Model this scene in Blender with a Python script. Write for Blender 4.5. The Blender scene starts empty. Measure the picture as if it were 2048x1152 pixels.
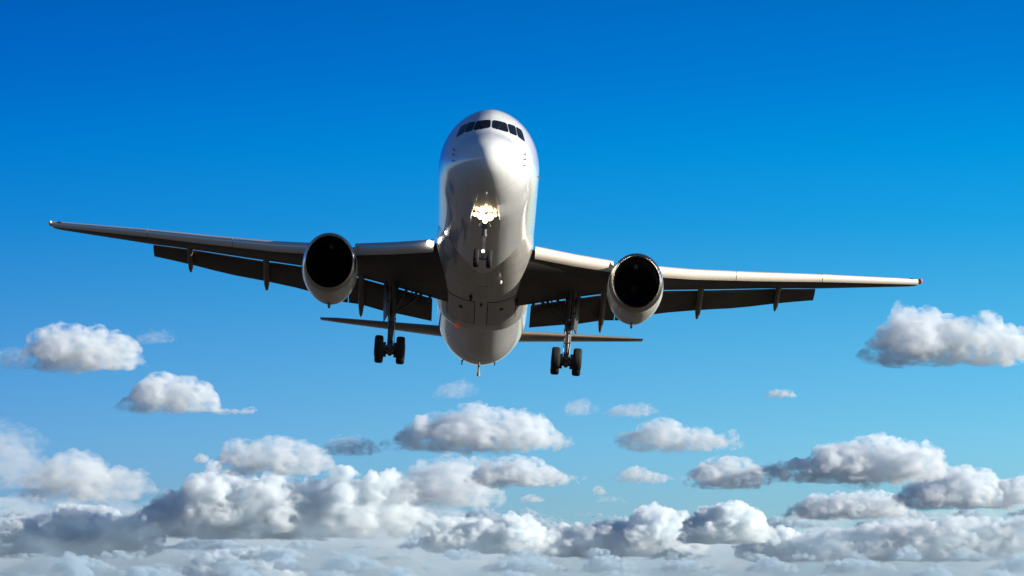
import bpy, bmesh, math, random
from mathutils import Vector, Matrix, noise
R = math.radians
scene = bpy.context.scene
COL = scene.collection

# ------------------------------------------------------------------ camera, light, exposure
CAM_Z, CAM_ELEV, FPX = 1.7, 8.0, 9197.4
cam_d = bpy.data.cameras.new('camera'); cam = bpy.data.objects.new('camera', cam_d); COL.objects.link(cam)
cam.location = (0, 0, CAM_Z); cam.rotation_euler = (R(90 + CAM_ELEV), 0, 0)
cam_d.sensor_width = 36.0; cam_d.lens = FPX / 2048 * 36.0
cam_d.clip_start = 1.0; cam_d.clip_end = 400000.0
scene.camera = cam
CAMROT = Matrix.Rotation(R(CAM_ELEV), 3, 'X')

SKY_SIDE = (0.32, 0.16)
SUN_ELEV, SUN_AZ = 14.0, 105.0          # azimuth clockwise from +Y (away from the camera): low sun on the right, a little towards the viewer
world = bpy.data.worlds.new('World'); scene.world = world; world.use_nodes = True
wn = world.node_tree; wn.nodes.clear()
def wnode(t, **k):
    n = wn.nodes.new(t)
    for a, b in k.items(): setattr(n, a, b)
    return n
sky = wnode('ShaderNodeTexSky', sky_type='NISHITA', sun_disc=False)
sky.sun_elevation = R(SUN_ELEV); sky.sun_rotation = R(SUN_AZ); sky.altitude = 0; sky.air_density = 1.0; sky.dust_density = 0.6; sky.ozone_density = 2.5
bg = wnode('ShaderNodeBackground'); bg.inputs['Strength'].default_value = 0.074
wo = wnode('ShaderNodeOutputWorld')
tc = wnode('ShaderNodeTexCoord'); sep = wnode('ShaderNodeSeparateXYZ'); wn.links.new(tc.outputs['Generated'], sep.inputs[0])
# the sky is seen through a polariser: deepest blue about 90 degrees from the sun
ramp = wnode('ShaderNodeValToRGB'); wn.links.new(sep.outputs['Z'], ramp.inputs['Fac'])
SKY_TINT = [(0.0,(.80,.95,1.15)),(.077,(.80,1.0,1.2)),(.090,(.78,1.05,1.30)),(.104,(.60,1.12,1.55)),(.119,(.40,1.03,1.55)),(.139,(.17,.88,1.46)),(.153,(.04,.79,1.46)),(.169,(.0,.70,1.44)),
            (.185,(.0,.53,1.32)),(.202,(.0,.43,1.16)),(.235,(.03,.36,1.0)),(.42,(.24,.47,.74)),(1.0,(.34,.54,.74))]
ramp.color_ramp.interpolation = 'LINEAR'
er = ramp.color_ramp.elements
while len(er) < len(SKY_TINT): er.new(0.5)
for e, (q, c) in zip(er, SKY_TINT): e.position = q
for e, (q, c) in zip(er, SKY_TINT): e.color = (*c, 1)
def mrange(src, a, b, c, d, smooth=False):
    n = wnode('ShaderNodeMapRange'); n.clamp = True
    if smooth: n.interpolation_type = 'SMOOTHSTEP'
    for k, v in zip(('From Min', 'From Max', 'To Min', 'To Max'), (a, b, c, d)): n.inputs[k].default_value = v
    wn.links.new(src, n.inputs['Value']); return n.outputs['Result']
comb = wnode('ShaderNodeCombineXYZ')                       # and a little brighter towards the sun's side
for k, g in (('X', 0.3), ('Y', SKY_SIDE[0]), ('Z', SKY_SIDE[1])): wn.links.new(mrange(sep.outputs['X'], -0.15, 0.15, 1-g, 1+g), comb.inputs[k])
side = wnode('ShaderNodeMixRGB', blend_type='MULTIPLY'); side.inputs['Fac'].default_value = 1.0
wn.links.new(ramp.outputs['Color'], side.inputs['Color1']); wn.links.new(comb.outputs[0], side.inputs['Color2'])
dotn = wnode('ShaderNodeVectorMath', operation='DOT_PRODUCT'); dotn.inputs[1].default_value = (math.sin(R(SUN_AZ)), math.cos(R(SUN_AZ)), 0.0)
wn.links.new(tc.outputs['Generated'], dotn.inputs[0])
ab = wnode('ShaderNodeMath', operation='ABSOLUTE'); wn.links.new(dotn.outputs['Value'], ab.inputs[0])
mul = wnode('ShaderNodeMixRGB', blend_type='MULTIPLY')
wn.links.new(mrange(ab.outputs[0], 0.42, 0.75, 1.0, 0.9, True), mul.inputs['Fac'])
wn.links.new(sky.outputs['Color'], mul.inputs['Color1']); wn.links.new(side.outputs['Color'], mul.inputs['Color2'])
wn.links.new(mul.outputs['Color'], bg.inputs['Color']); wn.links.new(bg.outputs['Background'], wo.inputs['Surface'])

sun_d = bpy.data.lights.new('sun', 'SUN'); sun = bpy.data.objects.new('sun', sun_d); COL.objects.link(sun)
sun_d.energy = 5.0; sun_d.angle = R(0.5); sun_d.color = (1.0, 0.92, 0.81)
SUN_DIR = Vector((math.sin(R(SUN_AZ))*math.cos(R(SUN_ELEV)), math.cos(R(SUN_AZ))*math.cos(R(SUN_ELEV)), math.sin(R(SUN_ELEV))))
sun.rotation_euler = SUN_DIR.to_track_quat('Z', 'Y').to_euler(); sun.location = (0, 0, 300)

scene.view_settings.view_transform = 'Standard'; scene.view_settings.look = 'None'
scene.view_settings.exposure = 0.75; scene.view_settings.gamma = 1.0
scene.render.engine = 'CYCLES'
cy = scene.cycles
cy.max_bounces = 24; cy.volume_bounces = 16; cy.diffuse_bounces = 4; cy.glossy_bounces = 4; cy.transparent_max_bounces = 96
cy.use_denoising = True; cy.sample_clamp_indirect = 8.0

# ------------------------------------------------------------------ helpers
def tag(o, label=None, cat=None, group=None, kind=None):
    if label: o['label'] = label
    if cat: o['category'] = cat
    if group: o['group'] = group
    if kind: o['kind'] = kind
    return o
def link(name, me, mat=None, parent=None):
    o = bpy.data.objects.new(name, me); COL.objects.link(o)
    for m in (mat if isinstance(mat, (list, tuple)) else [mat]):
        if m is not None: me.materials.append(m)
    if parent is not None: o.parent = parent
    return o
def finish(name, bm, mat, parent=None, sharp=40):
    bmesh.ops.recalc_face_normals(bm, faces=bm.faces)
    me = bpy.data.meshes.new(name); bm.to_mesh(me); bm.free()
    for p in me.polygons: p.use_smooth = True
    if sharp: me.set_sharp_from_angle(angle=R(sharp))
    return link(name, me, mat, parent)
def ring_loft(bm, rings, cap0=True, cap1=True, closed=True, mat=0):
    vs = [[bm.verts.new(p) for p in r] for r in rings]
    n = len(rings[0])
    for a, b in zip(vs[:-1], vs[1:]):
        for i in range(n if closed else n-1):
            j = (i+1) % n
            f = bm.faces.new((a[i], a[j], b[j], b[i])); f.material_index = mat
    if cap0: bm.faces.new(vs[0]).material_index = mat
    if cap1: bm.faces.new(vs[-1][::-1]).material_index = mat
    return vs
def tube(bm, p0, p1, r0, r1=None, n=14, mat=0):
    r1 = r0 if r1 is None else r1
    p0, p1 = Vector(p0), Vector(p1); d = (p1-p0).normalized()
    a = d.orthogonal().normalized(); b = d.cross(a)
    rings = [[p + (a*math.cos(t)+b*math.sin(t))*r for t in [2*math.pi*k/n for k in range(n)]] for p, r in ((p0, r0), (p1, r1))]
    ring_loft(bm, rings, mat=mat)
def box(bm, c, s, rot=None, mat=0, bev=0.0):
    m = Matrix.Translation(c) @ (rot.to_4x4() if rot is not None else Matrix.Identity(4)) @ Matrix.Diagonal((*s, 1))
    g = bmesh.ops.create_cube(bm, size=1.0, matrix=m)
    fs = {f for v in g['verts'] for f in v.link_faces}
    for f in fs: f.material_index = mat
    if bev:
        es = list({e for v in g['verts'] for e in v.link_edges})
        r = bmesh.ops.bevel(bm, geom=es, offset=bev, segments=2, profile=0.7, affect='EDGES')
        for f in r['faces']: f.material_index = mat
def lathe(bm, prof, axis='X', n=32, c=(0,0,0), mat=0, close=True):
    # prof: (distance along axis, radius)
    rings = []
    for a, r in prof:
        ring = []
        for k in range(n):
            t = 2*math.pi*k/n; u, v = r*math.cos(t), r*math.sin(t)
            ring.append(Vector((a, u, v) if axis == 'X' else ((u, a, v) if axis == 'Y' else (u, v, a))) + Vector(c))
        rings.append(ring)
    ring_loft(bm, rings, close, close, mat=mat)
def lerp(xs, ys, x):
    if x <= xs[0]: return ys[0]
    for i in range(len(xs)-1):
        if x <= xs[i+1]: return ys[i] + (ys[i+1]-ys[i])*(x-xs[i])/(xs[i+1]-xs[i])
    return ys[-1]

# ------------------------------------------------------------------ materials
def mat_new(name):
    m = bpy.data.materials.new(name); m.use_nodes = True
    nt = m.node_tree; return m, nt, nt.nodes['Principled BSDF']
def paint(name, col, rough=0.3, metal=0.0, coat=0.0, dirt=0.12, scale=1.2, stretch=(1,0.15,1), bump=0.0):
    # painted metal with faint streaks of grime that run along the airflow
    m, nt, b = mat_new(name)
    tc = nt.nodes.new('ShaderNodeTexCoord'); mp = nt.nodes.new('ShaderNodeMapping'); mp.inputs['Scale'].default_value = stretch
    nt.links.new(tc.outputs['Object'], mp.inputs['Vector'])
    nz = nt.nodes.new('ShaderNodeTexNoise'); nz.inputs['Scale'].default_value = scale; nz.inputs['Detail'].default_value = 7; nz.inputs['Roughness'].default_value = 0.65
    nt.links.new(mp.outputs['Vector'], nz.inputs['Vector'])
    cr = nt.nodes.new('ShaderNodeValToRGB'); cr.color_ramp.elements[0].position = 0.35; cr.color_ramp.elements[1].position = 0.68
    cr.color_ramp.elements[0].color = (*[c*(1-dirt) for c in col], 1); cr.color_ramp.elements[1].color = (*col, 1)
    nt.links.new(nz.outputs['Fac'], cr.inputs['Fac']); nt.links.new(cr.outputs['Color'], b.inputs['Base Color'])
    mr = nt.nodes.new('ShaderNodeMapRange'); mr.inputs['To Min'].default_value = rough*1.25; mr.inputs['To Max'].default_value = rough*0.8
    nt.links.new(nz.outputs['Fac'], mr.inputs['Value']); nt.links.new(mr.outputs['Result'], b.inputs['Roughness'])
    b.inputs['Metallic'].default_value = metal
    b.inputs['Coat Weight'].default_value = coat; b.inputs['Coat Roughness'].default_value = 0.035
    if bump:
        n2 = nt.nodes.new('ShaderNodeTexNoise'); n2.inputs['Scale'].default_value = 0.9; n2.inputs['Detail'].default_value = 2
        nt.links.new(tc.outputs['Object'], n2.inputs['Vector'])
        bp = nt.nodes.new('ShaderNodeBump'); bp.inputs['Strength'].default_value = bump; bp.inputs['Distance'].default_value = 0.05
        nt.links.new(n2.outputs['Fac'], bp.inputs['Height']); nt.links.new(bp.outputs['Normal'], b.inputs['Normal'])
    return m
def lamp(name, col, strength):
    m, nt, b = mat_new(name)
    b.inputs['Base Color'].default_value = (0.8, 0.8, 0.8, 1)
    b.inputs['Emission Color'].default_value = (*col, 1); b.inputs['Emission Strength'].default_value = strength
    return m
def seams(m, dy=1.9, dang=10, depth=0.30):
    # narrow dark skin joints: hoops every dy metres and lap joints along the body
    nt = m.node_tree; b = nt.nodes['Principled BSDF']; lk = nt.links.new
    src = b.inputs['Base Color'].links[0].from_socket
    tc = nt.nodes.new('ShaderNodeTexCoord'); sp = nt.nodes.new('ShaderNodeSeparateXYZ'); lk(tc.outputs['Object'], sp.inputs[0])
    def mth(op, a, b_=0.0):
        n = nt.nodes.new('ShaderNodeMath'); n.operation = op
        for i, q in enumerate((a, b_)):
            if isinstance(q, (int, float)): n.inputs[i].default_value = q
            else: lk(q, n.inputs[i])
        return n.outputs[0]
    hoop = mth('LESS_THAN', mth('FRACT', mth('DIVIDE', mth('ADD', sp.outputs['Y'], 100.3), dy)), 0.045/dy*2)
    ang = mth('MULTIPLY', mth('ARCTAN2', sp.outputs['X'], mth('SUBTRACT', sp.outputs['Z'], 5.87)), dang/math.pi)
    lap = mth('LESS_THAN', mth('FRACT', mth('ADD', ang, 20.27)), 0.035)
    f = mth('MULTIPLY', mth('MAXIMUM', hoop, lap), depth)
    mx = nt.nodes.new('ShaderNodeMixRGB'); mx.inputs['Color2'].default_value = (0.10, 0.09, 0.08, 1)
    lk(f, mx.inputs['Fac']); lk(src, mx.inputs['Color1']); lk(mx.outputs['Color'], b.inputs['Base Color'])
M = dict(
    white=paint('white_gloss_paint', (0.76, 0.765, 0.765), 0.17, 0, 1.0, 0.12, bump=0.02),
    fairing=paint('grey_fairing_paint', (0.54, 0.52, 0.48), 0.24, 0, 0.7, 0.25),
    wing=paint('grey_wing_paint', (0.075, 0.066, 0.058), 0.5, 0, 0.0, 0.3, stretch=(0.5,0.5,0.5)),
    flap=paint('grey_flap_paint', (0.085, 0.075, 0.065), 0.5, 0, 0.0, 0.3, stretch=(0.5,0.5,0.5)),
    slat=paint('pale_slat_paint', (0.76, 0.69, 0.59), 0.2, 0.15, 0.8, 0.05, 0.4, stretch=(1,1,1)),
    canoe=paint('fairing_canoe_paint', (0.17, 0.14, 0.11), 0.4, 0, 0.0, 0.2),
    cowl=paint('cowl_paint', (0.62, 0.61, 0.59), 0.24, 0, 0.4, 0.2),
    lip=paint('polished_inlet_lip', (0.72, 0.69, 0.66), 0.20, 1.0, 0.0, 0.08),
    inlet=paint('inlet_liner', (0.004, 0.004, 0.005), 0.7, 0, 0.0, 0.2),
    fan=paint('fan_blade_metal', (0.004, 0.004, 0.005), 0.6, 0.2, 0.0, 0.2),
    hot=paint('exhaust_metal', (0.16, 0.13, 0.11), 0.45, 0.8, 0.0, 0.3),
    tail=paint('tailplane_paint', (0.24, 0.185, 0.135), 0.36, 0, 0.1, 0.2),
    tyre=paint('tyre_rubber', (0.016, 0.015, 0.015), 0.8, 0, 0.0, 0.3),
    hub=paint('wheel_hub_metal', (0.20, 0.19, 0.18), 0.45, 0.5, 0.0, 0.3),
    gear=paint('gear_grey_paint', (0.10, 0.09, 0.085), 0.45, 0.2, 0.0, 0.35),
    gearlight=paint('gear_white_paint', (0.72, 0.70, 0.67), 0.35, 0.0, 0.2, 0.25),
    dark=paint('dark_cavity', (0.02, 0.018, 0.016), 0.7, 0, 0.0, 0.2),
    rust=paint('tail_skid_paint', (0.45, 0.24, 0.10), 0.5, 0, 0.0, 0.3),
    lampw=lamp('landing_lamp', (1.0, 0.66, 0.32), 8.0),
    lampr=lamp('wing_root_lamp', (1.0, 0.95, 0.88), 9.0),
    lampn=lamp('strut_lamp', (1.0, 0.97, 0.93), 4.0),
)
seams(M['white'], 1.9, 10, 0.12); seams(M['fairing'], 1.5, 9, 0.3)
mg, nt, b = mat_new('cockpit_glass')
b.inputs['Base Color'].default_value = (0.006, 0.007, 0.009, 1); b.inputs['Roughness'].default_value = 0.05; b.inputs['IOR'].default_value = 1.45; M['glass'] = mg
for key, nm, c in (('red', 'red_lens', (0.80, 0.14, 0.07)), ('clear', 'clear_lens', (0.75, 0.70, 0.63)), ('beacon', 'beacon_lens', (0.75, 0.10, 0.02))):
    m, nt, b = mat_new(nm); b.inputs['Base Color'].default_value = (*c, 1); b.inputs['Roughness'].default_value = 0.15
    if key == 'beacon': b.inputs['Emission Color'].default_value = (1, 0.12, 0.02, 1); b.inputs['Emission Strength'].default_value = 0.12
    M[key] = m

# ------------------------------------------------------------------ ground (out of frame below; the belly sees it)
gm, nt, b = mat_new('dry_airfield_ground')
tcg = nt.nodes.new('ShaderNodeTexCoord')
n1 = nt.nodes.new('ShaderNodeTexNoise'); n1.inputs['Scale'].default_value = 0.012; n1.inputs['Detail'].default_value = 10
nt.links.new(tcg.outputs['Object'], n1.inputs['Vector'])
cr = nt.nodes.new('ShaderNodeValToRGB'); cr.color_ramp.elements[0].position = 0.35; cr.color_ramp.elements[1].position = 0.7
cr.color_ramp.elements[0].color = (0.024, 0.016, 0.008, 1); cr.color_ramp.elements[1].color = (0.062, 0.041, 0.021, 1)
nt.links.new(n1.outputs['Fac'], cr.inputs['Fac']); nt.links.new(cr.outputs['Color'], b.inputs['Base Color']); b.inputs['Roughness'].default_value = 0.95
bm = bmesh.new(); bmesh.ops.create_grid(bm, x_segments=24, y_segments=24, size=90000)
tag(finish('ground', bm, gm, None, 0), kind='structure')

# ------------------------------------------------------------------ the airliner (local axes: X to its left, Y aft, Z up; metres)
O = Vector((0, 24.2, -5.87))                      # its base: the ground point between the main wheels
plane = bpy.data.objects.new('airplane', None); COL.objects.link(plane); plane.empty_display_size = 3
tag(plane, 'white twin engine passenger jet flying towards the viewer with wheels down and nose lamps lit', 'airplane')
ATT = Matrix.Rotation(0.001754, 4, 'Z') @ Matrix.Rotation(0.0665747, 4, 'Y') @ Matrix.Rotation(-0.2362605, 4, 'X')
plane.matrix_world = (Matrix.Translation(cam.location) @ CAMROT.to_4x4() @ Matrix.Translation((-1.3947, 240.486, 2.4838))
                      @ ATT @ Matrix.Translation(O - Vector((0, 20, 0))))
def pobj(name, bm, mat, parent=plane, sharp=40):
    for v in bm.verts: v.co -= O
    return finish(name, bm, mat, parent, sharp)

# fuselage outline: distance aft of the nose -> half width, crown, keel, height of greatest width (metres)
FUS = [(0.0,0.02,-0.80,-0.84,-0.82),(0.08,0.36,-0.46,-1.14,-0.81),(0.3,0.70,-0.17,-1.42,-0.80),(0.7,1.07,0.20,-1.66,-0.74),(1.2,1.40,0.53,-1.87,-0.66),
 (1.9,1.76,0.93,-2.10,-0.54),(2.4,1.96,1.34,-2.22,-0.46),(2.9,2.12,1.76,-2.33,-0.36),(3.6,2.25,2.29,-2.45,-0.22),(4.6,2.38,2.79,-2.58,-0.08),(5.6,2.47,3.01,-2.66,0.02),
 (7.0,2.51,3.08,-2.71,0.1),(9.0,2.515,3.10,-2.72,0.1),(20,2.515,3.10,-2.74,0.1),(32,2.515,3.0,-2.74,0.1),(34.5,2.515,2.95,-2.74,0.1),(37,2.50,2.9,-2.66,0.15),
 (39,2.40,2.85,-2.42,0.3),(41,2.18,2.75,-2.02,0.5),(43,1.80,2.6,-1.45,0.75),(45,1.13,2.4,-0.75,1.0),(46.5,0.70,2.2,-0.1,1.15),(47.2,0.38,2.0,0.45,1.25)]
def pchip(xs, ys, x):
    n = len(xs)
    if x <= xs[0]: return ys[0]
    if x >= xs[-1]: return ys[-1]
    h = [xs[i+1]-xs[i] for i in range(n-1)]; d = [(ys[i+1]-ys[i])/h[i] for i in range(n-1)]
    def m(i):
        if i == 0: return d[0]
        if i == n-1: return d[-1]
        if d[i-1]*d[i] <= 0: return 0.0
        w1 = 2*h[i]+h[i-1]; w2 = h[i]+2*h[i-1]
        return (w1+w2)/(w1/d[i-1]+w2/d[i])
    k = 0
    while xs[k+1] < x: k += 1
    t = (x-xs[k])/h[k]
    return (ys[k]*(1+2*t)*(1-t)**2 + h[k]*m(k)*t*(1-t)**2 + ys[k+1]*t*t*(3-2*t) + h[k]*m(k+1)*t*t*(t-1))
FS = [math.sqrt(r[0]) for r in FUS]
FCOL = [[r[i] for r in FUS] for i in range(5)]
def fsec(y):
    s = math.sqrt(max(0.0, y))
    return tuple(pchip(FS, FCOL[i], s) for i in (1,2,3,4))
def fpow(y):                                     # the brow over the windscreen is faceted, with a soft ridge on the centre line
    return pchip([0, .7, 2.1, 3.3, 6.0, 50], [2.0, 1.95, 1.66, 1.66, 2.0, 2.0], y)
def finside(x, y, z):
    if y < 0 or y > 47.2: return False
    w, zt, zb, zc = fsec(y)
    h = (zt-zc) if z > zc else (zc-zb)
    p = fpow(y) if z > zc else 2.0
    return (abs(x)/w)**p + (abs(z-zc)/h)**p < 1.0


# fuselage
bm = bmesh.new()
ys = [0.0] + [47.2*0.16*(k/30)**2 for k in range(1, 31)] + [7.552 + (47.2-7.552)*k/60 for k in range(1, 61)]
NF = 112; rings = []
for y in ys:
    w, zt, zb, zc = fsec(y); ring = []
    for k in range(NF):
        a = 2*math.pi*k/NF; s = math.sin(a)
        e = 2/fpow(y) if s > 0 else 1.0; c = math.cos(a)
        ring.append((math.copysign(w*abs(c)**e, c), y, zc + (s**e*(zt-zc) if s > 0 else s*(zc-zb))))
    rings.append(ring)
ring_loft(bm, rings)
fuselage = pobj('fuselage', bm, M['white'], sharp=60)
def fsurf(x, z, out=0.012):
    lo, hi = 0.0, 12.0
    for _ in range(40):
        m = (lo+hi)/2
        if finside(x, m, z): hi = m
        else: lo = m
    e = 0.04
    def yy(a, b):
        l, h = 0.0, 12.0
        for _ in range(30):
            m = (l+h)/2
            if finside(a, m, b): h = m
            else: l = m
        return h
    n = Vector((yy(x+e, z)-yy(x-e, z), -2*e, yy(x, z+e)-yy(x, z-e))).normalized()
    return Vector((x, hi, z)) + n*out, n
def bottom(x, y, out=0.0):                       # belly point under the fuselage
    w, zt, zb, zc = fsec(y); return Vector((x, y, zc - (zc-zb)*math.sqrt(max(0, 1-(x/w)**2)) - out))
PANES = [((0.035,1.78),(0.035,1.17),(0.875,1.03),(0.738,1.73)), ((0.776,1.71),(0.915,1.025),(1.285,0.97),(1.165,1.71)), ((1.195,1.70),(1.315,0.965),(1.70,0.79),(1.50,1.61))]
for s in (-1, 1):
    for q in PANES:
        bm = bmesh.new(); nu, nv = 12, 8; g = []
        for i in range(nu+1):
            row = []
            for j in range(nv+1):
                u, v = i/nu, j/nv
                # rounded corners
                uu, vv = u*2-1, v*2-1
                k = 1 - 0.035*(abs(uu)**6)*(abs(vv)**6)*3
                u, v = (uu*k+1)/2, (vv*k+1)/2
                ax = [q[0][c]*(1-u)+q[3][c]*u for c in (0,1)]; bx = [q[1][c]*(1-u)+q[2][c]*u for c in (0,1)]
                x, z = ax[0]*(1-v)+bx[0]*v, ax[1]*(1-v)+bx[1]*v
                row.append(bm.verts.new(fsurf(s*x, z)[0]))
            g.append(row)
        for i in range(nu):
            for j in range(nv): bm.faces.new((g[i][j], g[i+1][j], g[i+1][j+1], g[i][j+1]))
        pobj('cockpit_window', bm, M['glass'], fuselage)
# wipers, probes, vanes
for s in (-1, 1):
    bm = bmesh.new(); a, n = fsurf(s*0.30, 1.10, 0.03); c, n2 = fsurf(s*0.52, 1.60, 0.05); tube(bm, a, c, 0.012, 0.008, 8); pobj('wiper', bm, M['dark'], fuselage)
    for z in (-0.11, -0.42, -0.72):
        bm = bmesh.new(); a, n = fsurf(s*1.70, z, -0.02); tube(bm, a, a+n*0.10, 0.03, 0.02, 8); tube(bm, a+n*0.10+Vector((0, 0.06, 0)), a+n*0.10+Vector((0,-0.22,0)), 0.018, 0.012, 8)
        pobj('pitot_probe', bm, M['dark'], fuselage)
    if s > 0: bm = bmesh.new(); tube(bm, (s*2.38, 5.3, -0.25), (s*2.58, 5.45, -0.30), 0.035, 0.02, 8); pobj('angle_vane', bm, M['gear'], fuselage)
bm = bmesh.new(); a, n = fsurf(0.92, 0.55, -0.01); lathe(bm, [(-0.01, 0.03), (0.02, 0.03)], 'Y', 12, a); pobj('ice_probe', bm, M['dark'], fuselage)

def blade(x, y, z0, h, l, name, mat, par, t=0.03):
    bm = bmesh.new()
    ring_loft(bm, [[(x-t, y, z0), (x, y-l*0.1, z0), (x+t, y, z0), (x+t, y+l, z0), (x-t, y+l, z0)], [(x-t*.5, y+l*.45, z0-h), (x, y+l*.4, z0-h), (x+t*.5, y+l*.45, z0-h), (x+t*.5, y+l*.95, z0-h), (x-t*.5, y+l*.95, z0-h)]])
    return pobj(name, bm, mat, par)
blade(0.0, 9.4, bottom(0, 9.4).z+0.03, 0.32, 0.45, 'antenna', M['dark'], fuselage)
blade(-0.95, 40.0, bottom(-0.95, 40.2).z+0.08, 0.34, 0.3, 'drain_mast', M['dark'], fuselage, 0.05)
blade(0.9, 39.6, bottom(0.9, 39.8).z+0.08, 0.22, 0.3, 'drain_mast', M['dark'], fuselage, 0.05)
bm = bmesh.new(); tube(bm, (0, 40.9, -1.95), (0.02, 41.1, -2.50), 0.055, 0.05, 10); tube(bm, (0.02, 41.1, -2.44), (0.02, 41.12, -2.62), 0.095, 0.08, 10); pobj('tail_skid', bm, M['rust'], fuselage)

# wing to body fairing
FA = [(12.5, 2.2, -2.45), (14.6, 2.42, -2.66), (16.5, 2.51, -2.76), (18.5, 2.54, -2.86), (21, 2.56, -2.93), (24, 2.57, -2.96), (27, 2.56, -2.93), (28.3, 2.545, -2.89), (28.8, 2.53, -2.84), (29.2, 2.50, -2.74)]
def fair(x, y, out=0.0):
    w = lerp([r[0] for r in FA], [r[1] for r in FA], y) + out; zb = lerp([r[0] for r in FA], [r[2] for r in FA], y) - out
    return Vector((x, y, -0.7 + (zb+0.7)*(max(0, 1-abs(x/w)**2.3))**(1/2.3)))
bm = bmesh.new(); rings = []
for y, w, zb in FA:
    ring = []
    for k in range(57):
        t = math.pi*k/56; x = w*math.cos(t)
        c = abs(math.cos(t))**(2/2.3); sg = 1 if math.cos(t) >= 0 else -1
        ring.append((sg*w*c, y, -0.7 + (zb+0.7)*(math.sin(t)**(2/2.3) if 0 < k < 56 else 0.0)))
    ring += [(-w*0.8, y, -0.3), (w*0.8, y, -0.3)]
    rings.append(ring)
ring_loft(bm, rings)
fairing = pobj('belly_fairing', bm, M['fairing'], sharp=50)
def patch(x0, x1, y0, y1, name, mat, out, nx=10, ny=8, par=fairing):
    bm = bmesh.new(); g = [[bm.verts.new(fair(x0+(x1-x0)*i/nx, y0+(y1-y0)*j/ny, out)) for j in range(ny+1)] for i in range(nx+1)]
    for i in range(nx):
        for j in range(ny): bm.faces.new((g[i][j], g[i+1][j], g[i+1][j+1], g[i][j+1]))
    return pobj(name, bm, mat, par)
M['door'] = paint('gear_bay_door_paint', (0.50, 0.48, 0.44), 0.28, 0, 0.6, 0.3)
for s in (-1, 1):
    patch(s*0.32, s*1.85, 21.6, 26.8, 'gear_bay_seam', M['dark'], 0.006)
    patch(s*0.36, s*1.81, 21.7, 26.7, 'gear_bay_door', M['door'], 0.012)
    patch(s*0.98, s*1.18, 23.1, 23.65, 'air_vent', M['dark'], 0.018, 4, 4)
patch(-0.30, 0.30, 18.4, 20.8, 'access_panel', M['door'], 0.010, 6, 4)
blade(-0.56, 20.4, fair(-0.56, 20.5).z+0.02, 0.22, 0.5, 'antenna', M['dark'], fairing, 0.09)
blade(0.0, 21.9, fair(0, 22).z+0.02, 0.14, 0.3, 'antenna', M['dark'], fairing, 0.07)
blade(1.85, 22.3, fair(1.85, 22.4).z+0.03, 0.26, 0.5, 'air_outlet', M['dark'], fairing, 0.11)
bm = bmesh.new(); lathe(bm, [(-2.82, 0.09), (-2.9, 0.09), (-2.98, 0.05)], 'Z', 14, (0.94, 17.1, 0.0)); pobj('drain_cap', bm, M['gearlight'], fairing)
bm = bmesh.new(); lathe(bm, [(0.06, 0.12), (-0.04, 0.12), (-0.12, 0.09), (-0.16, 0.03)], 'Z', 18, fair(-1.25, 28.3)); pobj('beacon_light', bm, M['beacon'], fairing)

# wings
def yle(x): return 16.5 + (x-2.5)*(30.58-16.5)/(23.78-2.5)
def zle(x): return lerp([1.5,2.5,4.6,7,9.4,11,14.7,18.1,23.8], [-1.0,-.97,-.91,-.77,-.48,-.25,.44,1.11,2.135], x)
def ymt(x): return lerp([2.5,8,18,23.8], [24.0,25.2,29.6,32.9], x)
def zmt(x): return lerp([1.5,2.55,3.56,4.8,6.46,9.7,11.8,15.95,18.15,23.9], [-2.55,-2.31,-2.03,-1.69,-1.25,-.566,-.19,.62,.985,2.29], x)
def yft(x): return lerp([2.5,8,18,23.8], [27.2,28.0,31.2,33], x)
def zft(x): return lerp([2.6,4.3,5.05,6.5,7.4,9.5,11.9,13.9,16,18], [-2.84,-2.52,-2.42,-2.04,-1.95,-1.28,-.74,-.35,.21,.68], x)
def thick(x): return lerp([1.5,7.9,18,23.3,23.85], [1.25,.74,.40,.22,.05], x)
def ks(x): return lerp([2.5,8,16,23.5], [1.08,1.0,0.78,0.52], x)
def airfoil(x, y0, z0, y1, z1, t, up=0.6, te=0.05, n=16):
    c = Vector((0, y1-y0, z1-z0)); ln = c.length; nrm = Vector((0, -(z1-z0), y1-y0)).normalized()
    def th(q): return t*5*(.2969*math.sqrt(q)-.126*q-.3516*q*q+.2843*q**3-.1036*q**4)*2
    qs = [0.5*(1-math.cos(math.pi*k/n)) for k in range(n+1)]
    P = Vector((x, y0, z0))
    upr = [P + c*q + nrm*(up*th(q) + te*q) for q in reversed(qs)]
    low = [P + c*q - nrm*((1-up)*th(q)) for q in qs[1:]]
    return upr + low
SLAT = [(0.95,.20),(0.75,.175),(0.55,.13),(0.36,.08),(0.2,.02),(0.09,-.05),(0.02,-.13),(0,-.22),(0.03,-.32),(0.11,-.42),(0.24,-.50),(0.38,-.55),
        (0.41,-.52),(0.30,-.44),(0.22,-.34),(0.20,-.24),(0.26,-.12),(0.42,0.0),(0.65,.09),(0.95,.17)]
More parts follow.
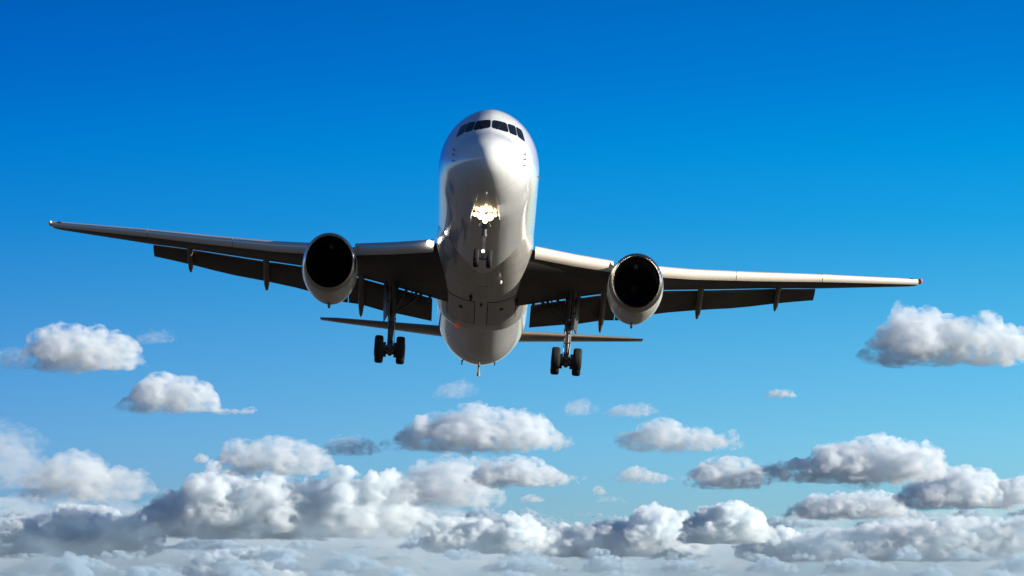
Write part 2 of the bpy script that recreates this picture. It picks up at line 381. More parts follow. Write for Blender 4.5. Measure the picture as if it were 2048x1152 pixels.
for s in (-1, 1):
    bm = bmesh.new(); rings = []
    for x in [1.6,2.6,4,5.5,7,8.2,9.4,11,13,15,17,18.1,19.5,21,22.4,23.3,23.7,23.85]:
        k = ks(x); d = 0.42*k if x < 23.2 else 0.0
        e = 0.35*k if x < 23.2 else 0.05
        y0, z0 = yle(x)+d, zle(x)-e
        y1, z1 = ymt(x), zmt(x)
        if x > 23.6: y1 -= 0.25*(x-23.6)/.25; y0 += 0.2*(x-23.6)/.25
        rings.append([Vector((s*p.x, p.y, p.z)) for p in airfoil(x, y0, z0, y1, z1, thick(x))])
    ring_loft(bm, rings)
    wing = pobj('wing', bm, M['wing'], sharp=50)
    for x0, x1 in ((2.62,6.75),(8.75,13.4),(13.43,18.2),(18.23,23.72)):
        bm = bmesh.new(); rings = []
        for i in range(9):
            x = x0+(x1-x0)*i/8; k = ks(x)
            rings.append([(s*x, yle(x)+a*k, zle(x)+b*k) for a, b in SLAT])
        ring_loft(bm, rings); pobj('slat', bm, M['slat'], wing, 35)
    for x0, x1, nm in ((2.62,7.15,'flap'),(7.2,8.9,'aileron'),(8.95,18.05,'flap')):
        bm = bmesh.new(); rings = []
        for i in range(9):
            x = x0+(x1-x0)*i/8; t = lerp([2.6,8,18],[.42,.36,.24],x)
            rings.append([Vector((s*p.x, p.y, p.z)) for p in airfoil(x, ymt(x)+.20, zmt(x)+.09-.38*t, yft(x), zft(x), t, 0.5, 0.02)])
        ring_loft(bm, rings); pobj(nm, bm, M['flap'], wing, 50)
    # flap tracks inside long canoe fairings, and small brackets crossing the slot
    for x, drop, wd in ((15.95,.32,.15),(11.68,.42,.17),(6.45,.62,.17),(4.90,.30,.14)):
        bm = bmesh.new(); rings = []
        y0, z0, y1, z1 = ymt(x), zmt(x), yft(x), zft(x)
        for y, z, a, b in ((y0-2.4, z0+.10, .02, .02),(y0-1.8, z0-.02, .6, .5),(y0-.8, z0-.12, 1, .9),(y0+.1, z0-.16, 1, 1),(y0+(y1-y0)*.45, (z0*.5+z1*.5)-.16, 1, 1.1),
                           (y0+(y1-y0)*.8, z0*.2+z1*.8-.16-.3*drop, .9, 1.0),(y1+.05, z1-.10-drop*.6, .55, .6),(y1+.25, z1-drop, .1, .12)):
            rings.append([(s*x + wd*a*math.cos(t), y, z + .23*b*math.sin(t)) for t in [2*math.pi*k/18 for k in range(18)]])
        ring_loft(bm, rings); pobj('flap_fairing', bm, M['canoe'], wing, 50)
    for x in (3.5, 2.75):
        bm = bmesh.new(); box(bm, (s*x, ymt(x)+.15, zmt(x)-.12), (.16, .7, .22), bev=.02); pobj('flap_hinge', bm, M['gear'], wing)
    bm = bmesh.new()
    lathe(bm, [(-.30, .02), (-.22, .08), (0, .12), (.3, .12), (.5, .05)], 'Y', 16, (s*23.83, 30.75, 2.06))
    pobj('wingtip_light', bm, M['red'] if s > 0 else M['clear'], wing)
    if s < 0:
        bm = bmesh.new(); lathe(bm, [(-.02, .13), (.02, .14), (.2, .08)], 'Y', 20, (s*2.86, 16.48, -1.20)); lamp_o = pobj('landing_light', bm, M['lampr'], wing); lamp_o['label'] = 'lit landing lamp in the wing root'

    # engine hung under the wing
    ex, ey, ez = s*7.89, 15.65, -2.71
    def eng_ring(dy, r, n=48, zo=0.0, sz=None):
        f = max(0.0, 1-dy/2.6); sz = 1.0 + 0.085*f if sz is None else sz
        return [Vector((ex + r*math.cos(t), ey + dy - 0.34*f*math.sin(t), ez + zo + r*sz*math.sin(t))) for t in [2*math.pi*k/n for k in range(n)]]
    bm = bmesh.new()
    ring_loft(bm, [eng_ring(.45,1.385), eng_ring(.7,1.41), eng_ring(1.2,1.44), eng_ring(1.9,1.45), eng_ring(2.7,1.42), eng_ring(3.4,1.35,zo=-.03), eng_ring(4.0,1.24,zo=-.08), eng_ring(4.5,1.10,zo=-.15), eng_ring(4.5,1.02,zo=-.15), eng_ring(3.4,1.05)], False, False)
    engine = pobj('engine', bm, M['cowl'], sharp=35)
    bm = bmesh.new(); ring_loft(bm, [eng_ring(.46,1.383), eng_ring(.30,1.365), eng_ring(.14,1.33), eng_ring(.05,1.285), eng_ring(0,1.235), eng_ring(.05,1.185), eng_ring(.18,1.145), eng_ring(.5,1.12)], False, False); pobj('inlet_lip', bm, M['lip'], engine, 60)
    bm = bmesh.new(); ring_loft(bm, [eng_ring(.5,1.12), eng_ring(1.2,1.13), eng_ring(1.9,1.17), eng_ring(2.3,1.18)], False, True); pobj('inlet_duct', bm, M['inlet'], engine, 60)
    bm = bmesh.new()
    for k in range(28):
        t = 2*math.pi*k/28; q = []
        for r, tw in ((.36,.35),(.7,.8),(1.14,1.15)):
            dx = .11*math.cos(tw); dd = .11*math.sin(tw)
            cx, cz, tx, tz = math.cos(t), math.sin(t), -math.sin(t), math.cos(t)
            q.append([(ex+r*cx-tx*dd, ey+2.05-dx, ez+r*cz-tz*dd), (ex+r*cx+tx*dd, ey+2.05+dx, ez+r*cz+tz*dd)])
        vs = [[bm.verts.new(p) for p in pr] for pr in q]
        for a, b_ in zip(vs[:-1], vs[1:]): bm.faces.new((a[0], a[1], b_[1], b_[0]))
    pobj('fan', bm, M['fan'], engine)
    bm = bmesh.new(); lathe(bm, [(1.35,.02),(1.45,.12),(1.65,.24),(1.95,.36),(2.25,.37)], 'Y', 28, (ex, ey, ez)); pobj('spinner', bm, M['fan'], engine)
    bm = bmesh.new(); ring_loft(bm, [eng_ring(4.2,.95,zo=-.15), eng_ring(5.0,.82,zo=-.22), eng_ring(5.9,.60,zo=-.30), eng_ring(5.9,.54,zo=-.30)]); pobj('core_cowl', bm, M['hot'], engine)
    bm = bmesh.new(); ring_loft(bm, [eng_ring(5.6,.4,zo=-.30), eng_ring(6.2,.34,zo=-.32), eng_ring(7.0,.05,zo=-.36)]); pobj('exhaust_plug', bm, M['hot'], engine)
    bm = bmesh.new(); rings = []
    for y, zt, zb, w in ((16.9,-1.34,-1.5,.05),(17.6,-1.02,-1.5,.20),(19.2,-.80,-1.6,.25),(21.0,-.85,-1.8,.27),(23.2,-1.0,-2.1,.24),(25.0,-1.15,-1.7,.08)):
        rings.append([(ex-w,y,zb),(ex-w,y,zt),(ex,y,zt+.05),(ex+w,y,zt),(ex+w,y,zb),(ex,y,zb-.05)])
    ring_loft(bm, rings); pobj('pylon', bm, M['cowl'], engine, 45)
    bm = bmesh.new(); zb_ = ez-.15-1.14
    ring_loft(bm, [[(ex-.10,ey+3.2,zb_+.16),(ex,ey+3.0,zb_+.16),(ex+.10,ey+3.2,zb_+.16),(ex+.10,ey+4.6,zb_+.2),(ex-.10,ey+4.6,zb_+.2)],[(ex-.05,ey+3.9,zb_-.20),(ex,ey+3.8,zb_-.20),(ex+.05,ey+3.9,zb_-.20),(ex+.05,ey+4.5,zb_-.16),(ex-.05,ey+4.5,zb_-.16)]]); pobj('drain_mast', bm, M['canoe'], engine)
    # strake on the inboard flank
    bm = bmesh.new(); box(bm, (ex - s*1.22, ey+1.5, ez+.98), (.5, 1.1, .03), Matrix.Rotation(s*R(40), 3, 'Y')); pobj('strake', bm, M['cowl'], engine)

    # tailplane
    bm = bmesh.new(); rings = []
    for x in (0.9, 2.5, 4.5, 6.5, 8.3, 9.1, 9.35):
        q = (x-2.5)/6.82; y0 = 41.6+3.8*q; z0 = .17+1.0*q; y1 = 46.25+1.15*q; z1 = .72+.74*q
        t = lerp([.9,8.6,9.35],[.46,.2,.04],x)
        rings.append([Vector((s*p.x, p.y, p.z)) for p in airfoil(x, y0, z0, y1, z1, t, .5, .02)])
    ring_loft(bm, rings); pobj('tailplane', bm, M['tail'], sharp=50)

bm = bmesh.new(); rings = []
for z, y0, y1, t in ((2.0,37.0,45.6,.7),(4.0,39.0,46.0,.55),(7,42.0,46.9,.36),(9.2,44.2,47.5,.2),(9.5,44.7,47.5,.05)):
    rings.append([Vector((p.z-0, p.y, z)) for p in airfoil(0, y0, 0, y1, 0, t, .5, .02)])
ring_loft(bm, rings); pobj('tail_fin', bm, M['white'], sharp=50)

# undercarriage
def wheel(parent, c, r, w):
    bm = bmesh.new(); h = w/2
    lathe(bm, [(-h*.55, r*.50), (-h*.92, r*.62), (-h, r*.78), (-h*.90, r*.92), (-h*.62, r*.985), (-h*.30, r), (-h*.28, r*.985), (-h*.22, r*.985), (-h*.2, r), (h*.2, r), (h*.22, r*.985), (h*.28, r*.985), (h*.30, r), (h*.62, r*.985), (h*.90, r*.92), (h, r*.78), (h*.92, r*.62), (h*.55, r*.50)], 'X', 40, c, 0)
    lathe(bm, [(-h*.60, r*.12), (-h*.62, r*.30), (-h*.45, r*.38), (-h*.70, r*.505), (h*.70, r*.505), (h*.45, r*.38), (h*.62, r*.30), (h*.60, r*.12)], 'X', 28, c, 1)
    return pobj('wheel', bm, [M['tyre'], M['hub']], parent)
M['leg'] = paint('leg_grey_paint', (0.09, 0.083, 0.075), 0.4, 0.1, 0.0, 0.4)
for s in (-1, 1):
    gx, gy, gz = s*4.68, 24.2, -5.24
    bm = bmesh.new()
    tube(bm, (gx-s*.05, gy-.15, -1.55), (gx, gy, -3.55), .21, .19, 18)
    tube(bm, (gx, gy, -3.5), (gx, gy, -3.75), .225, .215, 18)
    tube(bm, (gx, gy, -3.75), (gx, gy, -5.1), .125, .125, 16)
    tube(bm, (gx, gy, -4.75), (gx, gy, -5.35), .15, .21, 16)
    tube(bm, (gx-.75*s, gy-.05, -1.75), (gx-s*.02, gy, -3.35), .085, .07, 12)
    leg = pobj('main_gear', bm, M['leg'])
    bm = bmesh.new(); tube(bm, (gx-s*1.55, gy+.1, -2.0), (gx-s*.9, gy+.05, -2.65), .08, .08, 12); tube(bm, (gx-s*.9, gy+.05, -2.65), (gx-s*.1, gy, -3.25), .075, .075, 12); tube(bm, (gx-s*1.0, gy+.05, -1.7), (gx-s*.9, gy+.05, -2.65), .04, .04, 10); pobj('side_brace', bm, M['leg'], leg)
    bm = bmesh.new(); tube(bm, (gx, gy-1.7, -1.75), (gx, gy-.1, -3.45), .065, .06, 12); pobj('drag_brace', bm, M['leg'], leg)
    bm = bmesh.new()
    for u in (-.11, .11):
        tube(bm, (gx+u, gy-.22, -3.75), (gx+u*1.1, gy-.55, -4.35), .035, .04, 10); tube(bm, (gx+u*1.1, gy-.55, -4.35), (gx+u*.7, gy-.2, -4.95), .04, .035, 10)
    tube(bm, (gx-.15, gy-.55, -4.35), (gx+.15, gy-.55, -4.35), .04, .04, 10); pobj('torque_link', bm, M['leg'], leg)
    bm = bmesh.new(); tube(bm, (gx, gy-.85, gz+.02), (gx, gy+.85, gz-.02), .13, .13, 14)
    for d in (-.71, .71): tube(bm, (gx-.62, gy+d, gz), (gx+.62, gy+d, gz), .085, .085, 14); tube(bm, (gx-.36, gy+d, gz), (gx-.2, gy+d, gz), .24, .24, 18); tube(bm, (gx+.2, gy+d, gz), (gx+.36, gy+d, gz), .24, .24, 18)
    pobj('bogie_beam', bm, M['gear'], leg)
    bm = bmesh.new(); tube(bm, (gx+s*.17, gy-.2, -2.0), (gx+s*.14, gy-.2, -5.0), .018, .018, 8); tube(bm, (gx-s*.14, gy-.22, -3.4), (gx-s*.22, gy-.5, -5.1), .02, .02, 8); pobj('brake_hose', bm, M['gearlight'], leg)
    for d in (-.71, .71):
        for u in (-.57, .57): wheel(leg, (gx+u, gy+d, gz), .585, .455)
    bm = bmesh.new(); box(bm, (gx+s*.42, gy+.1, -2.55), (.06, 1.3, 2.0), Matrix.Rotation(s*R(4), 3, 'Y') @ Matrix.Rotation(-s*R(8), 3, 'Z'), bev=.02); tube(bm, (gx+s*.1, gy, -2.6), (gx+s*.42, gy, -2.6), .04, .04, 8); pobj('gear_door', bm, M['wing'], leg)

nx, ny, nz = 0.0, 4.85, -4.72
bm = bmesh.new()
tube(bm, (0, 4.55, -2.45), (0, 4.72, -3.55), .125, .115, 16); tube(bm, (0, 4.72, -3.5), (0, 4.74, -3.64), .145, .145, 16); tube(bm, (0, 4.72, -3.6), (0, ny, nz), .065, .065, 14)
tube(bm, (-.42, ny, nz), (.42, ny, nz), .06, .06, 12)
nose = pobj('nose_gear', bm, M['leg'])
bm = bmesh.new()
for u in (-1, 1): tube(bm, (0, 4.5, -2.72), (u*.29, 4.45, -3.20), .035, .045, 10)
tube(bm, (-.2, 4.45, -3.02), (.2, 4.45, -3.02), .03, .03, 10); pobj('brace', bm, M['gearlight'], nose)
bm = bmesh.new(); box(bm, (0, 4.62, -3.22), (.30, .18, .12), bev=.03); pobj('steering_actuator', bm, M['gear'], nose)
bm = bmesh.new()
for u in (-.05, .05): tube(bm, (u, 4.62, -3.62), (u, 4.45, -4.05), .025, .025, 8); tube(bm, (u, 4.45, -4.05), (u, 4.75, -4.55), .025, .025, 8)
pobj('torque_link', bm, M['leg'], nose)
for u in (-.32, .32): wheel(nose, (u, ny, nz), .46, .27)
for u in (-1, 1):
    bm = bmesh.new(); box(bm, (u*.66, 4.3, -2.72), (.05, 1.7, .75), Matrix.Rotation(-u*R(9), 3, 'Y'), bev=.015)
    tube(bm, (u*.64, 4.0, -2.65), (u*.2, 4.2, -2.6), .025, .025, 8); pobj('gear_door', bm, M['white'], nose)
for x, z, r in ((-.19,-2.72,.19),(.20,-2.76,.19),(-.47,-2.66,.12),(.45,-2.62,.11),(.0,-2.98,.11)):
    bm = bmesh.new(); lathe(bm, [(.22, r*.3), (.12, r*.9), (.0, r*1.08), (-.02, r*1.08), (-.015, r)], 'Y', 24, (x, 4.30, z), 0, False)
    lathe(bm, [(-.012, r), (-.035, r*.7), (-.045, r*.1)], 'Y', 24, (x, 4.30, z), 1)
    lo = pobj('landing_light', bm, [M['gear'], M['lampw']], nose)
bm = bmesh.new(); lathe(bm, [(.1, .02), (.05, .06), (0, .075), (-.03, .04)], 'Y', 18, (.0, 4.50, -4.44)); pobj('taxi_light', bm, M['lampn'], nose)

# ------------------------------------------------------------------ clouds: lumpy closed bodies filled with an even scattering volume, base about 1 km up
import numpy as np
def vol_mat(name, dens, size, hgt, hw, soft, col, fade):
    # water droplets: a fractal noise breaks the vapour up towards the ends and the underside
    m = bpy.data.materials.new(name); m.use_nodes = True; nt = m.node_tree; nt.nodes.clear(); lk = nt.links.new
    def nd(t, **k):
        n = nt.nodes.new(t)
        for a, b in k.items(): setattr(n, a, b)
        return n
    def rng_(src, a, b, c, d, sm=True):
        n = nd('ShaderNodeMapRange'); n.interpolation_type = 'SMOOTHSTEP' if sm else 'LINEAR'
        for k, v in zip(('From Min', 'From Max', 'To Min', 'To Max'), (a, b, c, d)): n.inputs[k].default_value = v
        lk(src, n.inputs['Value']); return n.outputs['Result']
    def mth(op, a, b):
        n = nd('ShaderNodeMath', operation=op)
        for i, q in enumerate((a, b)):
            if isinstance(q, (int, float)): n.inputs[i].default_value = q
            else: lk(q, n.inputs[i])
        return n.outputs[0]
    o = nd('ShaderNodeOutputMaterial'); v = nd('ShaderNodeVolumePrincipled')
    v.inputs['Color'].default_value = (*col, 1); v.inputs['Anisotropy'].default_value = 0.1
    tc = nd('ShaderNodeTexCoord'); mp = nd('ShaderNodeMapping'); mp.inputs['Scale'].default_value = (1, 1, 1.5)
    lk(tc.outputs['Object'], mp.inputs['Vector'])
    n = nd('ShaderNodeTexNoise'); n.inputs['Scale'].default_value = 1.0/size; n.inputs['Detail'].default_value = 9; n.inputs['Roughness'].default_value = 0.62; n.inputs['Distortion'].default_value = 0.4
    lk(mp.outputs['Vector'], n.inputs['Vector'])
    sp = nd('ShaderNodeSeparateXYZ'); lk(tc.outputs['Object'], sp.inputs[0])
    ends = rng_(mth('ABSOLUTE', sp.outputs['X'], 0), 0.70*hw, 1.10*hw, 0.0, 0.15+0.3*soft)
    base = rng_(sp.outputs['Z'], -0.05*hgt, fade*hgt, 0.45+0.25*soft, 0.0)
    top = rng_(sp.outputs['Z'], 0.45*hgt, 1.05*hgt, 0.0, 0.35*soft)
    bias = mth('SUBTRACT', mth('SUBTRACT', mth('SUBTRACT', 0.85-.15*soft, ends), base), top)
    val = mth('ADD', mth('MULTIPLY', mth('SUBTRACT', n.outputs['Fac'], 0.5), 7.0), bias)
    c = nd('ShaderNodeClamp'); lk(val, c.inputs['Value']); c.inputs['Max'].default_value = 1.6
    lk(mth('MULTIPLY', c.outputs['Result'], dens), v.inputs['Density'])
    lk(v.outputs['Volume'], o.inputs['Volume']); return m
def sky_pt(u, v, D):
    return cam.location + CAMROT @ Vector(((u-1024)/FPX*D, D, -(v-576)/FPX*D))
bm = bmesh.new(); bmesh.ops.create_icosphere(bm, subdivisions=2, radius=1.0); bm.verts.index_update()
ICO = np.array([v.co[:] for v in bm.verts]); ICOF = np.array([[v.index for v in f.verts] for f in bm.faces]); bm.free()
def cloud(prof, base, tau, label, group=None, seed=1, depth=0.8, lump=0.27, crisp=1.0, name='cloud', D=None, flat=0.55, vox=1.8, kind=None, soft=1.25, dens_k=0.58, npuff=220, gaps=False, fade=.30, col=(.905, .945, .975)):
    """prof: heights of the upper outline (direction units), base: direction of the flat underside"""
    rng = random.Random(seed)
    el = R(CAM_ELEV) - math.atan((base-576)/FPX)
    if D is None: D = 1000.0/math.tan(el)
    px = D/FPX                                         # metres per direction unit
    us = [p[0] for p in prof]; tops = [p[1] for p in prof]
    width = us[-1]-us[0]; hmax = base-min(tops)
    c0 = sky_pt((us[0]+us[-1])/2, base, D)
    balls = []
    def puff(du, dv, dd, r, sq=1.0):                   # du right, dv up, dd away, all in units
        balls.append(ICO*np.array((r*px*rng.uniform(1.0,1.25), r*px*rng.uniform(.9,1.3), r*px*sq*rng.uniform(.85,1.0))) + np.array((du*px, dd*px, dv*px)))
    um = (us[0]+us[-1])/2
    n = max(18, int(width/(hmax*0.06)*(.27/lump)))
    n = min(n, npuff)
    for i in range(n):
        u = us[0] + width*(i+rng.random())/n
        top = lerp(us, tops, u); h = max(3.0, base-top)
        if gaps and base-top < 2.5: continue
        edge = min(u-us[0], us[-1]-u)
        r = min(h*rng.uniform(.30,.55)*lump/.34, max(edge*0.8, h*.18), hmax*.42)
        r = max(r, 2.2)
        dd = rng.uniform(-1, 1)*depth*min(h, hmax)*0.7
        drop = 1.0 - 0.55*abs(dd)/(depth*hmax*.7+1e-6)*rng.random()
        puff(u-um, max(r*flat*.7, h*drop - r), dd, r)
    for i in range(n//2+6):                            # fill the body down to the base
        u = us[0] + width*(i+rng.random())/(n//2+6)
        top = lerp(us, tops, u); h = max(3.0, base-top)
        if gaps and base-top < 2.5: continue
        r = max(2.5, h*.42); dd = rng.uniform(-1, 1)*depth*h*.5
        puff(u-um, r*.75, dd, r, .8)
    def remesh(me):
        t = bpy.data.objects.new('tmp', me); COL.objects.link(t)
        md = t.modifiers.new('r', 'REMESH'); md.mode = 'VOXEL'; md.voxel_size = vox*px*max(1.0, (width*hmax)**.5/170); md.use_smooth_shade = True
        dg = bpy.context.evaluated_depsgraph_get(); m2 = bpy.data.meshes.new_from_object(t.evaluated_get(dg), depsgraph=dg)
        bpy.data.objects.remove(t); bpy.data.meshes.remove(me); return m2
    me = bpy.data.meshes.new('tmp'); nb = len(balls)
    me.from_pydata(np.concatenate(balls).tolist(), [], (np.tile(ICOF, (nb, 1)) + np.repeat(np.arange(nb)*len(ICO), len(ICOF))[:, None]).tolist())
    me2 = remesh(me)
    nv = len(me2.vertices); co = np.empty(nv*3, 'f'); no = np.empty(nv*3, 'f')
    me2.vertices.foreach_get('co', co); me2.vertex_normals.foreach_get('vector', no)
    co = co.reshape(-1, 3); no = no.reshape(-1, 3)
    off = Vector((seed*13.7, seed*7.1, 3.3)); amp = np.empty(nv, 'f')
    s1 = max(14.0, hmax*.30)*px
    for i in range(nv):
        p = Vector(co[i])
        a = abs(noise.noise(p/s1+off)); b = abs(noise.noise(p/(s1*.45)+off)); c = abs(noise.noise(p/(s1*.2)+off)); e = noise.noise(p/(s1*.1)+off)
        amp[i] = (a*.55 + b*.30 + c*.16 + e*.05) - .22
    low = np.clip((co[:, 2]/px)/(hmax*.28), .12, 1.0)
    co += no*(amp*low*crisp*s1*.85)[:, None]
    zf = co[:, 2]/(px*hmax); co[:, 2] = np.where(zf < .06, px*hmax*(.06+(zf-.06)*.45), co[:, 2])
    co[:, 0] *= 1.0+.08*soft; co[:, 2] = np.where(co[:, 2] > 0, co[:, 2]*(1+.04*soft), co[:, 2])
    me2.vertices.foreach_set('co', co.ravel()); me2.update()
    me2 = remesh(me2)                                  # merges folds so that the hull stays one clean closed skin
    me2.materials.clear()
    o = bpy.data.objects.new(name, me2); COL.objects.link(o); o.location = c0
    me2.name = name; me2.materials.append(vol_mat('cloud_vapour', dens_k*tau/(hmax*px), s1*.85, hmax*px, width*px/2, soft, col, fade))
    tag(o, label, None if kind else 'cloud', group, kind)
    if kind: o['category'] = 'cloud deck' if name == 'cloud_deck' else 'cloud scraps'
S = 'small cumulus clouds in the open sky'; B = 'cumulus clouds above the far cloud deck'; W = 'thin wisps of cloud'; K = 'white topped clouds of the far bank'
cloud([(62,735),(72,700),(82,668),(100,642),(115,638),(150,644),(195,650),(230,664),(256,690),(278,716)], 745, 7, 'rounded grey white puff of cloud low under the left wingtip', S, 1, crisp=.7)
cloud([(235,818),(270,785),(300,760),(322,735),(340,755),(365,752),(400,762),(415,780),(425,812),(470,822)], 829, 7, 'small peaked cloud below the left wing, flat underneath', S, 2, crisp=.6)
cloud([(1722,724),(1738,700),(1765,688),(1795,676),(1802,640),(1820,608),(1850,600),(1870,625),(1900,633),(1930,622),(1960,633),(1980,656),(2010,646),(2035,672),(2075,690)], 737, 10, 'bright white billowing cloud below the red lit right wingtip', S, 3, crisp=1.0)
cloud([(1533,790),(1550,778),(1575,777),(1592,788)], 796, 2.0, 'tiny pale puff alone in the blue below the right flap', S, 4)
cloud([(772,893),(800,868),(845,846),(860,828),(900,822),(915,808),(950,803),(975,815),(1040,816),(1080,838),(1095,858),(1130,878),(1145,898)], 907, 8, 'broad layered lens of grey cloud straight under the tail of the aircraft', B, 5, crisp=.7)
cloud([(1238,895),(1247,864),(1290,857),(1305,836),(1330,830),(1355,850),(1375,851),(1400,849),(1425,868),(1464,858),(1466,880)], 906, 4.5, 'soft grey cloud with a round head under the right main wheels', B, 6, crisp=.7)
cloud([(1385,945),(1420,916),(1470,910),(1500,922),(1525,945)], 981, 7, 'grey rounded cloud joined to the left end of the long white cloud', B, 7, crisp=.7)
cloud([(1520,945),(1560,922),(1640,915),(1655,890),(1670,878),(1700,880),(1740,866),(1775,862),(1800,875),(1845,882),(1852,897),(1880,930)], 970, 12, 'long white cumulus rising to the right, grey and flat underneath', B, 8)
cloud([(1790,1005),(1830,966),(1870,941),(1910,925),(1960,935),(1990,962),(2010,956),(2080,945)], 1022, 11, 'large grey cumulus at the right border of the photo, dark underneath', B, 9)
cloud([(1585,1015),(1630,990),(1645,980),(1690,986),(1740,978),(1780,985),(1810,1005)], 1042, 8, 'pale grey cloud tucked under the long white cumulus', B, 10)
cloud([(35,980),(70,942),(100,920),(130,906),(165,878),(185,905),(215,926),(250,940),(275,932),(290,960)], 1005, 5, 'grey peaked cloud like a mountain near the left border', B, 11, crisp=.7)
cloud([(-60,900),(-20,850),(30,846),(60,860),(80,890),(95,930)], 985, 1.5, 'veil of broken cloud at the left border with white scraps below it', B, 12)
cloud([(440,930),(470,892),(485,866),(500,880),(530,876),(580,862),(610,890),(645,905),(660,925)], 955, 5.5, 'grey two humped cloud resting above the tall white bank', B, 13, crisp=.7)
cloud([(645,895),(680,872),(720,870),(755,895)], 913, 2.2, 'dim grey smudge of cloud left of the layered lens', B, 14)
cloud([(285,1025),(330,986),(390,972),(432,928),(460,950),(520,950),(560,945),(600,956),(640,956),(680,932),(697,925),(705,960),(730,945),(760,940),(815,960)], 1082, 9, 'tall white topped cumulus bank with a dark base left of centre', K, 15, crisp=1.25, soft=0.35, lump=.145, vox=1.1, dens_k=1.15, npuff=320, fade=.62, col=(.91, .95, .97), D=11829)
cloud([(815,940),(880,908),(940,912),(960,935),(995,985)], 1020, 5, 'dull grey cloud under the left half of the layered lens', B, 16)
cloud([(950,945),(1000,911),(1060,911),(1100,936),(1148,960)], 976, 6, 'rounded grey cloud under the right half of the layered lens', B, 17, crisp=.7)
cloud([(-40,1060),(20,1038),(70,1030),(120,1012),(150,1006),(200,1008),(240,1026),(295,1035)], 1118, 10, 'ragged cream white cloud tops in the lower left corner', K, 18, crisp=1.3, soft=0.35, lump=.145, vox=1.1, dens_k=1.15, npuff=320, fade=.62, col=(.91, .95, .97), D=11983)
cloud([(868,1050),(890,1032),(940,1036),(1000,1036),(1035,1022),(1080,1050)], 1110, 10, 'cream white crest standing out under the centre of the aircraft', K, 19, crisp=1.2, soft=0.35, lump=.145, vox=1.1, dens_k=1.15, npuff=320, fade=.62, col=(.91, .95, .97), D=11905)
cloud([(1075,1062),(1150,1046),(1250,1042),(1290,1006),(1320,1011),(1375,1025)], 1118, 10, 'white topped cloud bank below the right engine', K, 20, crisp=1.2, soft=0.35, lump=.145, vox=1.1, dens_k=1.15, npuff=320, fade=.62, col=(.91, .95, .97), D=11983)
cloud([(1375,1035),(1400,1015),(1440,1008),(1480,998),(1517,1020)], 1090, 11, 'bright white knob of cloud right of the long bank', K, 21, crisp=1.2, soft=0.35, lump=.145, vox=1.1, dens_k=1.15, npuff=320, fade=.62, col=(.91, .95, .97), D=11604)
cloud([(1500,1060),(1550,1050),(1600,1060),(1650,1085)], 1126, 8, 'low white mound in front of the pale grey cloud', K, 22, crisp=1.2, soft=0.35, lump=.145, vox=1.1, dens_k=1.15, npuff=320, fade=.62, col=(.91, .95, .97), D=12142)
cloud([(1640,1065),(1720,1050),(1800,1040),(1900,1030),(2000,1035),(2090,1025)], 1126, 6, 'grey layered cloud bank in the lower right corner', K, 23, soft=0.35, lump=.145, vox=1.1, dens_k=1.15, npuff=320, fade=.62, col=(.91, .95, .97), D=12062)
cloud([(390,1110),(430,1098),(500,1092),(560,1100),(590,1125)], 1168, 8, 'pale swelling cloud low at the bottom edge left of centre', K, 24, soft=0.35, lump=.145, vox=1.1, dens_k=1.15, npuff=320, fade=.62, col=(.91, .95, .97), D=12911)
for i, (pr, b, lb) in enumerate([
  ([(386,918),(402,906),(420,912)], 926, 'tiny scrap of cloud alone above the tall white bank'),
  ([(1238,945),(1275,930),(1310,944),(1342,952)], 966, 'ragged scrap of cloud under the soft grey cloud with a round head'),
  ([(1040,996),(1062,985),(1086,996)], 1005, 'small dim scrap of cloud right of centre close above the far deck'),
  ([(1184,984),(1196,970),(1212,982)], 990, 'small tuft of cloud right of the rounded grey cloud'),
  ([(1126,825),(1150,796),(1190,792),(1180,815)], 832, 'faint slanting wisp below and left of the right main wheels'),
  ([(1200,828),(1250,804),(1308,806),(1306,822)], 834, 'faint flat grey wisp just under the right main wheels'),
  ([(858,795),(905,760),(935,750),(980,765),(940,780)], 798, 'faint wisp hanging under the tail skid'),
  ([(265,682),(300,660),(344,658),(340,675)], 688, 'barely visible wisp right of the rounded grey white puff'),
  ([(-30,720),(10,694),(45,692),(60,712)], 740, 'hazy grey wisp left of the rounded puff at the left border'),
  ([(425,818),(455,816),(480,818),(506,808)], 829, 'thin tail of vapour trailing right of the small peaked cloud')]):
    cloud(pr, b, [1.6,2.0,1.2,1.4,.8,1.0,.6,.4,.6,1.3][i], lb, W, 40+i, depth=1.4, lump=.42, soft=1.3)
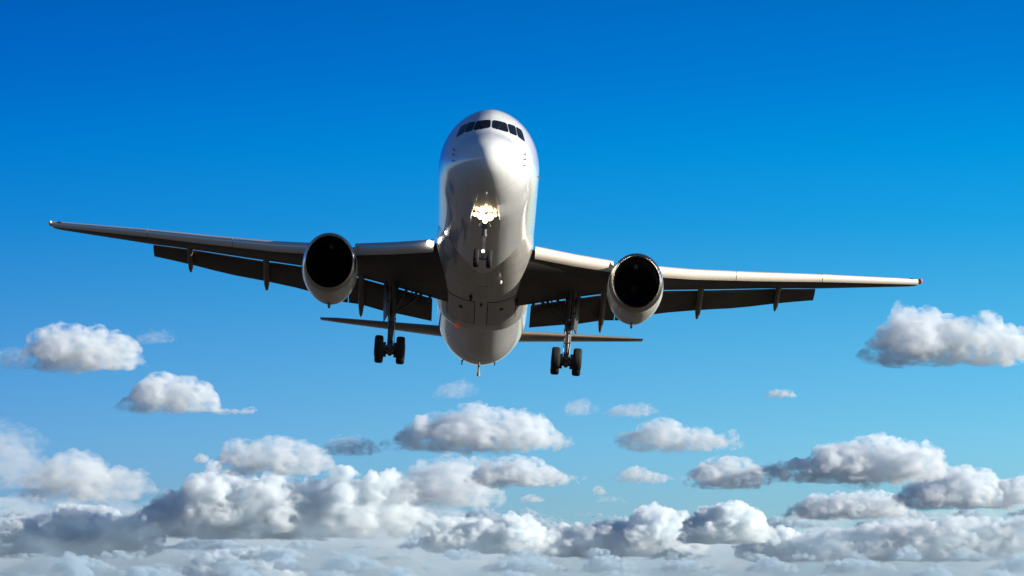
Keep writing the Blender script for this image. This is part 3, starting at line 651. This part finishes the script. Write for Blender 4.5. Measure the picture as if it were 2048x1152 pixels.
# the far deck: one hazy sheet behind, then rows of small broken heaps, nearer row by row
cloud([(-160,1000),(0,990),(100,986),(280,1004),(420,996),(620,990),(800,985),(950,1022),(1100,1058),(1400,1045),(1560,1042),(1700,1022),(1900,1005),(2200,1000)], 1200, 2.6, 'thin blue haze veil added in front of the far cloud deck', 'far cloud deck', 60, depth=2.0, D=15500, crisp=1.2, name='cloud_deck', kind='stuff', vox=3.0, soft=0.9, lump=.2, col=(.84, .91, .95))
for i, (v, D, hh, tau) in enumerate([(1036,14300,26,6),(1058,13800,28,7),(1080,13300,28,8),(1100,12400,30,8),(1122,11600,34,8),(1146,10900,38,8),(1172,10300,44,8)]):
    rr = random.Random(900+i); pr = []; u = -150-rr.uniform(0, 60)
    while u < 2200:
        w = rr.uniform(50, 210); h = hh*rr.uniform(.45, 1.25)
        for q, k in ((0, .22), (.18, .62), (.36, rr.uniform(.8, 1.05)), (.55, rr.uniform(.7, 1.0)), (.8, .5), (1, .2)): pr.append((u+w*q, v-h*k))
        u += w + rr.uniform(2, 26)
    cloud(pr, v, tau, 'thin blue haze veil added in front of the far cloud deck', 'far cloud deck', 100+i, depth=2.6, D=D, crisp=1.3, name='cloud_deck', kind='stuff', vox=1.3, soft=0.7, lump=.22, npuff=600, col=(.66, .79, .88))  # dark blue tint: haze in front of these rows is put into their colour
cloud([(-260,1030),(0,1015),(250,1022),(600,1012),(900,1030),(1250,1050),(1500,1045),(1750,1025),(2050,1015),(2300,1020)], 1300, .75, 'thin blue haze veil added in front of the far cloud deck', 'far cloud deck', 80, depth=1.2, D=9300, crisp=.8, name='cloud_deck', kind='stuff', vox=4.0, soft=1.0, lump=.24, col=(.60, .79, .92))  # veil added nearer the camera as aerial haze, softening the bank's contrast
# thin broken scraps drifting between the clouds
for i, (v, D, hh, tau, dens) in enumerate([(962,9600,20,.9,.32),(1008,10600,24,1.2,.42),(1046,12300,26,2.2,.6)]):
    rr = random.Random(950+i); pr = []; u = -120
    while u < 2150:
        w = rr.uniform(40, 150); h = hh*rr.uniform(.4, 1.3)
        if rr.random() < dens:
            for q, k in ((0, .12), (.2, .6), (.4, rr.uniform(.7, 1.05)), (.6, rr.uniform(.5, 1.0)), (.85, .4), (1, .1)): pr.append((u+w*q, v-h*k))
        else: pr += [(u+1, v-.3), (u+w-1, v-.3)]
        u += w + 2
    cloud(pr, v, tau, 'thin broken scraps of vapour drifting low between the clouds', 'thin scraps of vapour', 90+i, depth=1.6, D=D, crisp=1.0, name='cloud_scraps', kind='stuff', vox=1.3, soft=1.2, lump=.24, npuff=500, gaps=True)
